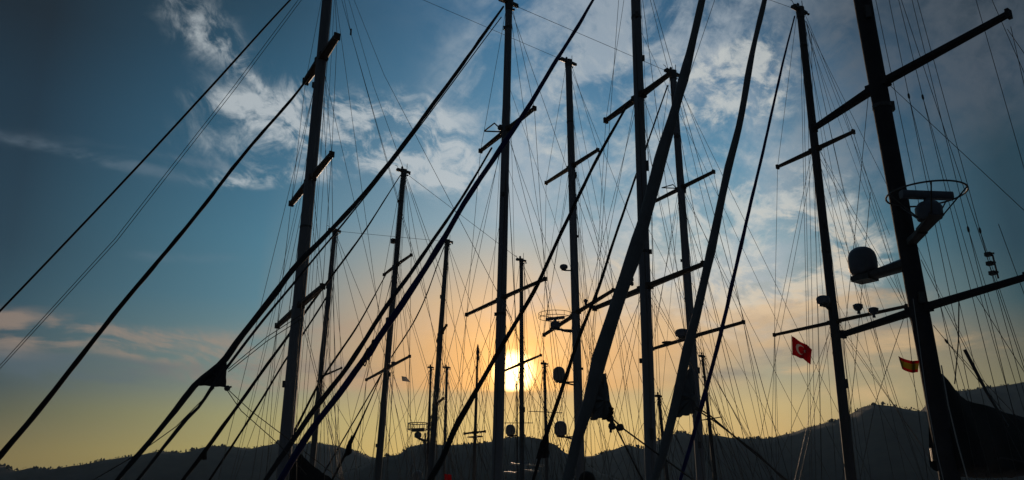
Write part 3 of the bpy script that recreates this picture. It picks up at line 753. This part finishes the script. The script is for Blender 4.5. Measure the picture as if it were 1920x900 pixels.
b = MB(); b.lathe(A.cl(426,728), [(.02,-.05),(.06,-.03),(.06,.03),(.02,.05)], 10, PX); b.tube([A.cl(424,728), A.cl(434,725)], .02, 6); b.build('sheet_block', MT['fit'], A.root)
o, P = A.furl([(922,277,4),(870,365,6),(812,450,8),(770,512,9),(730,566,10),(650,690,11),(580,780,12),(540,840,12),(500,897,11)], 'dgrey', 'furled_staysail', k=-.1, seed=17)
o, P = A.furl([(1252,160,3),(1210,280,4),(1152,448,6),(1122,540,7),(1085,635,8),(1050,740,9),(1024,818,9),(1004,885,7)], 'black', 'furled_staysail', seed=19)
A.clew(o, [(1028,800),(1028,858),(1006,860),(1014,830)], 0, 'black', .1)
b = MB()
tri = [(909,245),(927,231),(940,243),(909,246),(940,247)]
Pt = [onplane(x, y, a1['B'] + BX*.3, BX) for x, y in tri]; b.tube(Pt[:3], .022, 6); b.tube(Pt[3:], .022, 6); b.lathe(onplane(938,240, a1['B']+BX*.3, BX), [(.05,-.06),(.08,-.02),(.07,.06),(.03,.1)], 10); b.build('light_bracket', MT['fit'], A.root)
rc = onplane(1279, 624, a2['B'] + BX*.5, BX); dome(A, rc, 27, 15, 'radard', mpt(a2, 1300, 626), 'radar_dome')
p = onplane(1252, 644, a2['B'], BX); MB().lathe(p, [(.02,-.1),(.02,0),(.2,.02),(.2,.05),(.03,.07)], 16).build('television_antenna', MT['fit'], A.root)
b = MB(); Pt = [onplane(x, y, a2['B'] + BX*.2, BX) for x, y in ((1241,352),(1262,346),(1268,353),(1241,352))]; b.tube(Pt, .02, 6); b.build('light_bracket', MT['fit'], A.root)

# ---- G: leaning mast at the left, mizzen at 1067 with two domes
G1 = Boat('sailing_yacht', 'two-masted yacht with thick leaning mast at left and white satellite domes on its mizzen', 'sailboat', 27, (523.5,962), deck=2.0, beam=3.1, group='sailing boats moored in the harbour')
g1_ = G1.mast((613,0,18),(534,850,25), -75, 'mast', n=16)
G1.spreader(g1_, (573,153), (632,68), 11, 'wood', 9); G1.spreader(g1_, (546,382), (622,289), 9, 'wood', 8); G1.spreader(g1_, (520,611), (605,537), 9, 'wood', 8)
g2_ = G1.mast((1066,120,12),(1087,850,18), 117, 'mast', first=False, n=14)
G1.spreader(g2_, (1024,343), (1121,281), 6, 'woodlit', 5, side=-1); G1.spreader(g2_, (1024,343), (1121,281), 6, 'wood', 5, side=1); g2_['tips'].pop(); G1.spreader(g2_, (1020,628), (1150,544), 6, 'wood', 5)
G1.hull(10.5, 15)
G1.rig(g1_, .0075, 6, halyards=5, seed=8); G1.rig(g2_, .0078, 7, halyards=4, seed=9)
G1.wire([g1_['T'], g2_['T']], .008, 'triatic_stay')
o, P = G1.furl([(616,-72,3),(548,-4,4),(400,158,5),(260,310,5),(120,458,5),(0,583,5),(-120,705,6)], 'black', seed=21, wob=.03, spiral=False); G1.bowsprit(P[-1])
for o_ in (-2.6, 2.6): G1.pwire([(619+o_*.2,-70),(562+o_*.8,o_*.5),(440+o_*.8,164+o_*.6),(217+o_*.8,450+o_*.6),(0,688+o_*1.2)], .0085, .3, 'halyard', 'wire', zend=2.6)
G1.furl([(582,140,4),(550,182,6),(480,262,7),(332,448,9),(250,545,10),(150,670,11),(60,785,13),(0,854,13)], 'black', 'furled_staysail', seed=23, wob=.05)
for pix in ([(632,-70),(640,0),(658,62),(700,200),(755,400),(800,560)], [(634,-70),(655,0),(700,160),(755,320),(830,520)], [(636,-70),(664,0),(720,140),(790,290),(860,420),(960,600)]):
    P = [onplane(x, y, G1.M0 - BX*2, BX) for x, y in pix]; G1.wire([P[0], P[2], P[-1]], .007, 'topping_lift')
b = MB(); c = onplane(658, 60, G1.M0 - BX*2, BX); b.tube([c + Vector((0,0,.13)), c - Vector((0,0,.13))], .035, 8); b.build('block', MT['fit'], G1.root)
for (x, y, w_, h_) in ((1048,701,23,27),(1051,803,24,27)):
    c = onplane(x, y, g2_['B'] + BX*.5, BX); dome(G1, c, w_, h_, 'radome', mpt(g2_, 1083, y), armw=.06)
c = onplane(1057, 500, g2_['B'] + BX*.4, BX); dome(G1, c, 15, 9, 'radard', mpt(g2_, 1074, 500), 'radar_dome', brackets=1)
c = onplane(1041, 597, g2_['B'] + BX*.3, BX); radar_open(G1, c, 31, mpt(g2_, 1078, 600), bar=19, posts=0, h2=.18, wr=.013, bar_dir=Vector((1,-.6,.0)), barw=.12)
c = onplane(1098, 566, g2_['B'], BX); MB().lathe(c, [(.04,-.12),(.05,-.02),(.07,.0),(.08,.07),(.04,.12)], 12).build('antenna_dome', MT['radard'], G1.root)
# its boom with a dark bundled sail, just topping the frame
b = MB(); st = 24; n = 12; tp = [G1.cl(x, y) for x, y in ((540,858),(552,848),(566,853),(582,869),(602,884),(624,899),(660,915),(720,935))]
zb = tp[-1].z - .35
for i in range(st+1):
    u = i/st*(len(tp)-1); k0 = min(int(u), len(tp)-2); p = tp[k0].lerp(tp[k0+1], u-k0)
    for k in range(n):
        q_ = 2*math.pi*k/n; sq = math.sin(q_); hh = p.z - zb; c = Vector((p.x, p.y, zb))
        b.v.append(c + PX*(math.cos(q_)*(.26 if sq <= 0 else .26*(1-.75*sq))) + Vector((0,0, sq*(hh if sq > 0 else .15) + .03*mnoise.noise(Vector((u*3,q_,4))))))
for i in range(st):
    for k in range(n): b.f.append((i*n+k, i*n+(k+1)%n, (i+1)*n+(k+1)%n, (i+1)*n+k))
b.f.append(tuple(range(n))); b.f.append(tuple(st*n+k for k in range(n)))
b.build('sail_cover', MT['black'], G1.root)
bm0 = Vector((tp[1].x, tp[1].y, zb-.12)); MB().tube([bm0, bm0 - BX*7], .09, 10).build('boom', MT['wood'], G1.root)

# ---- E: mast 757 with mizzen 980
E = Boat('sailing_yacht', 'smaller two-masted yacht, slim main mast between the left mast and the blue jib', 'sailboat', 36, (702,962), deck=1.8, beam=2.4, group='sailing boats moored in the harbour')
e1 = E.mast((757,322,9),(711,860,13), 322, 'mastgrey', n=12); E.spreader(e1, (720,515), (771,478), 4.5, 'wood', 3.5); E.spreader(e1, (687,712), (768,668), 4.5, 'wood', 3.5)
e2 = E.mast((977.5,490,7),(978.5,880,10), 489, 'mastgrey', first=False, n=12); E.spreader(e2, (944,696), (1014,666), 4, 'wood', 3)
E.hull(9, 9); E.rig(e1, .009, 6, halyards=5, seed=11); E.rig(e2, .009, 6, halyards=3, seed=12); E.wire([e1['T'], e2['T']], .009, 'triatic_stay')
o, P = E.furl([(751,328,2),(672,450,4),(612,531,5),(540,630,6),(480,713,7),(430,783,8),(390,838,10),(345,897,8)], 'black', seed=25, wob=.04); E.clew(o, [(388,838),(387,862),(372,862),(378,850)], 0, 'black', .08)
E.furl([(724,514,2),(667,616,4),(632,668,5),(600,716,5),(547,818,6),(500,895,6)], 'black', 'furled_staysail', seed=27, wob=.03)
o, P = E.furl([(714,705,2),(690,760,3),(668,808,5),(655,836,7),(625,896,4)], 'black', 'furled_staysail', seed=29, k=.3)
E.clew(o, [(660,815),(659,850),(645,858),(650,835)], .3, 'black', .08)
c = onplane(738, 682, e1['B'], BX); MB().lathe(c, [(.03,-.1),(.06,-.04),(.10,0),(.10,.06),(.04,.09)], 10).build('antenna_dome', MT['radard'], E.root)
for x, y in ((742,452),(733,600)): MB().box(onplane(x-5, y, e1['B']+BX*.1, BX), PX*.08, BX*.08, Vector((0,0,.1))).build('mast_light', MT['fit'], e1['o'])

# ---- F: masts 628 and 838
Fb = Boat('sailing_yacht', 'farther two-masted yacht, its slim masts of equal height joined by a level wire', 'sailboat', 42, (577,962), deck=1.8, beam=2.5, group='sailing boats moored in the harbour')
f1 = Fb.mast((627,440,8),(586,860,11), 433, 'mastgrey', n=12); Fb.spreader(f1, (596,715), (640,690), 3, 'wood')
f2 = Fb.mast((838,460,8),(810,850,12), 453, 'mastgrey', first=False, n=12); Fb.spreader(f2, (820,640), (837,610), 4, 'wood'); Fb.spreader(f2, (812,768), (831,747), 4, 'wood')
Fb.hull(10, 11); Fb.rig(f1, .0105, 7, halyards=5, seed=14); Fb.rig(f2, .0105, 7, halyards=4, seed=15); Fb.wire([f1['T'], f2['T']], .009, 'triatic_stay')
Fb.furl([(622,540,3),(600,577,4),(535,676,4),(480,766,5),(395,897,5)], 'black', seed=31, wob=.03)
Fb.furl([(833,462,2),(780,596,3),(730,676,3),(690,745,3),(640,830,3),(600,900,3)], 'black', 'furled_staysail', seed=33, wob=.03)

# ---- small boats far back: single poles
def small(label, Y, p0, p1, m='mastdark', spr=None, hullm='hull', seed=0, name='sailboat', beam=1.8, rig=True, cat='sailboat', rr=.010, head=True):
    (x0,y0,_), (x1,y1,_) = p0, p1
    fx = x1 + (x1-x0)/(y1-y0)*(962-y1)
    bt = Boat(name, label, cat, Y, (fx, 962), deck=1.5, beam=beam, group='sailing boats moored in the harbour')
    mm = bt.mast(p0, p1, y0, m, n=10, head=head)
    for a_, b_2, w_ in (spr or []): bt.spreader(mm, a_, b_2, w_, 'wood')
    bt.hull(6, 6.5, hullm)
    if rig:
        bt.rig(mm, rr, 5, halyards=2, seed=seed)
        bt.wire([mm['T'], Vector((mm['B'].x, mm['B'].y, 2.1)) + BX*6], rr, 'forestay')
    return bt, mm
small('distant sailboat with thin dark pole mast just right of the hooped radar rail', 58, (808,690,4),(803,830,5.5), seed=21)
small('distant sailboat with thin mast ending in a flat cap, right of the equal-height pair', 60, (838,690,5),(834,832,5.5), 'mastgrey', seed=22)
s3, m3 = small('distant sailboat with pole mast crossed low by a short crow platform', 52, (896,648,3.5),(889,870,7), 'mastdark', [((871,813),(909,809),4)], seed=23, head=False)
h = MB().lathe(m3['T'] - Vector((0,0,.9)), [(.07,0),(.10,.1),(.07,.3),(.11,.5),(.05,.8),(.02,1.0)], 10); h.build('masthead', MT['fit'], m3['o'])
b = MB(); cc = mpt(m3, 890, 811); b.beam(cc - PX*.45 + Vector((0,0,-.25)), cc + PX*.45 + Vector((0,0,-.25)), .5, .08); b.build('platform', MT['wood'], m3['o'])
s4, m4 = small('distant sailboat with thin dark mast crossed by a long fine yard right of the sun', 50, (1021,683,5),(1025,890,7), 'mastdark', seed=24)
MB().tube([m4['pl'](991,771), m4['pl'](1054,774)], .022, 6).build('yard', MT['fit'], m4['o'])
s6, m6 = small('distant sailboat with short slanting mast between the third and fourth thick furled sails', 46, (1317,669,5),(1341,896,8), 'mastdark', [((1300,790),(1352,782),2)], seed=26)
s7, m7 = small('distant sailboat with a short bare mast leaning beside the middle right mast', 44, (1235,744,5),(1251,896,7), 'mastdark', seed=27, rig=True)
# motor yacht under the sun
mb_ = Boat('motor_yacht', 'distant motor yacht with thin antenna pole, white dome and deck rails below the sun', 'motor yacht', 48, (970,962), deck=2.2, beam=2.6)
mm = mb_.mast((969,714,2.6),(970,890,4), 714, 'mastdark', n=8, head=False)
MB().tube([mm['pl'](946,793), mm['pl'](999,793)], .02, 6).build('yard', MT['fit'], mm['o'])
mb_.hull(8, 9)
c = onplane(957, 806, mm['B'], BX); dome(mb_, c, 18, 20, 'radome', mpt(mm, 970, 806), armw=.08, brackets=1)
b = MB(); B0 = Vector((mb_.base.x, mb_.base.y, 0)); b.box(B0 + Vector((0,0,3.4)), BX*4.2, PX*1.9, Vector((0,0,.95))); ho = b.build('superstructure', MT['cabin'], mb_.root, smooth=False)
for (x0, x1, y) in ((958,975,869),(984,1020,871),(945,968,885),(984,1010,882)):
    pa, pb = mm['pl'](x0, y), mm['pl'](x1, y+2); MB().tube([pa, pb], .05, 8).build('rail', MT['steel'], mb_.root)
for x in (947, 984, 1018): MB().tube([mm['pl'](x, 872), mm['pl'](x, 925)], .03, 6).build('stanchion', MT['steel'], mb_.root)

# radar rail pole of the far left group at 780,815
rb = Boat('motor_yacht', 'distant motor yacht whose radar sits inside a double hoop rail left of the sun', 'motor yacht', 50, (806,962), deck=2.0, beam=2.4)
mm = rb.mast((797,812,3),(799,880,5), 812, 'mastgrey', n=8, head=False); rb.hull(7, 8)
c = onplane(784, 806, mm['B'], BX); radar_open(rb, c, 19, mpt(mm, 797, 822), bar=12, posts=0, h2=.35, wr=.025, bar_dir=Vector((1,-.4,0)), barw=.2)
# dome and round canopy peeping over the lower edge
pb = Boat('motor_yacht', 'motor yacht showing only a white dome above the lower edge', 'motor yacht', 40, (783,962), deck=2.0, beam=2.4); pb.hull(7, 7)
b = MB(); B0 = Vector((pb.base.x, pb.base.y, 0)); top = onplane(783, 893, pb.M0, BX); b.tube([B0 + Vector((0,0,2)), top - Vector((0,0,.3))], .12, 10); b.build('arch', MT['cabin'], pb.root)
dome(pb, top, 19, 22, 'radome', None)
cb = Boat('motor_yacht', 'boat with dark round canopy at the lower edge, beside the thick grey furled sail', 'motor yacht', 33, (1101,962), deck=2.0, beam=2.2); cb.hull(6, 6)
b = MB(); c = onplane(1101, 899, cb.M0, BX); r = wpx(17, c); b.lathe(c, [(r, -1.6),(r*1.0,-.2),(r*.92,.05),(r*.7,.2),(r*.35,.28),(.01,.3)], 20); b.build('canopy', MT['black'], cb.root)

# ------------------------------------------------------------------ flags
def cloth(nu, nv, fn):
    b = MB()
    for i in range(nu+1):
        for j in range(nv+1): b.v.append(fn(i/nu, j/nv))
    for i in range(nu):
        for j in range(nv): b.f.append((i*(nv+1)+j, (i+1)*(nv+1)+j, (i+1)*(nv+1)+j+1, i*(nv+1)+j+1))
    return b
def bil(c, u, v):
    return c[0].lerp(c[1], u).lerp(c[3].lerp(c[2], u), v)
# Turkish flag
pl_ = lambda x, y: onplane(x, y, c2['B'] + BX*.5, BX)
cor = [pl_(1484.5,630), pl_(1525,655), pl_(1518,677), pl_(1485.5,666)]
def tf(u, v):
    p = bil(cor, u, v); dip = max(0, u-.68)/.32
    p = p + BX*(.06*math.sin(u*8+v*2)*u) + Vector((0,0,-.07*dip*v*1.2 + .012*math.sin(u*11)))
    return p
fl = cloth(26, 14, tf); fo = fl.build('turkish_flag', MT['red']); fo.location = (0,0,0)
tag(fo, 'red Turkish flag with white crescent hanging below the long yard of the right mizzen', 'flag')
asp = (cor[1]-cor[0]).length/(cor[3]-cor[0]).length
uvl = fo.data.uv_layers.new(name='cloth')
for lp in fo.data.loops:
    vi = lp.vertex_index; uvl.data[lp.index].uv = ((vi//15)/26*asp, (vi%15)/14)
tm = MT['red'].copy(); tm.name = 'turkish_flag_cloth'; fo.data.materials.clear(); fo.data.materials.append(tm)
nt = tm.node_tree; N, L = nt.nodes, nt.links
uvn = N.new('ShaderNodeUVMap'); sp_ = N.new('ShaderNodeSeparateXYZ'); L.new(uvn.outputs[0], sp_.inputs[0])
def dist(cx, cy):
    a, b2 = sub(sp_.outputs[0], cx), sub(sp_.outputs[1], cy); return M_('SQRT', add(mul(a, a), mul(b2, b2))), a, b2
cx0 = .42*asp
d1, _, _ = dist(cx0, .48); d2, _, _ = dist(cx0+.085, .48); d3, ax_, ay_ = dist(cx0+.34, .48)
cres = mul(M_('LESS_THAN', d1, .30), M_('GREATER_THAN', d2, .235))
th_ = M_('ARCTAN2', ay_, ax_); rad_ = add(.075, mul(M_('COSINE', mul(add(th_, math.pi), 5.0)), .045))
star = M_('LESS_THAN', d3, rad_)
msk = M_('MAXIMUM', cres, star)
for nd in [x for x in N if x.type == 'VALTORGB']:
    outs = [l.to_socket for l in nd.outputs[0].links]
    mxo = mixc(msk, nd.outputs[0], (.42, .40, .38))
    for t2 in outs: L.new(mxo, t2)
# Spanish flag: three bands
pl_ = lambda x, y: onplane(x, y, d['B'] + BX*.3, BX)
cor2 = [pl_(1684,667), pl_(1724,676), pl_(1722,698), pl_(1691,691)]
def sf(u, v):
    p = bil(cor2, u, v); return p + BX*(.03*math.sin(u*9)) + Vector((0,0,-.035*math.sin(u*math.pi)*(1)))
b = MB(); b = cloth(20, 12, sf); me_o = b.build('spanish_flag', [MT['red'], MT['yellow']])
for i, p in enumerate(me_o.data.polygons):
    j = i % 12; p.material_index = 1 if 3 <= j < 9 else 0
tag(me_o, 'small flag with red, yellow and red bands beside the thick right mast', 'flag')
# white pennant
pl_ = lambda x, y: onplane(x, y, e1['B'] - BX*.5, BX)
cor3 = [pl_(753,705), pl_(763,707), pl_(771,717), pl_(754,714)]
b = cloth(10, 6, lambda u, v: bil(cor3, u, v) + BX*(.05*math.sin(u*7))); o = b.build('pennant', MT['white']); tag(o, 'small white pennant fluttering beside a slim mast between the blue jib and the sun', 'flag')
# red flag at the lower edge
pl_ = lambda x, y: onplane(x, y, pb.M0 - BX*2, BX)
cor4 = [pl_(833,888), pl_(848,891), pl_(848,906), pl_(834,908)]
b = cloth(10, 8, lambda u, v: bil(cor4, u, v) + BX*(.06*math.sin(u*7))); o = b.build('red_flag', MT['red']); tag(o, 'red flag cut by the lower edge of the view near the white dome', 'flag')
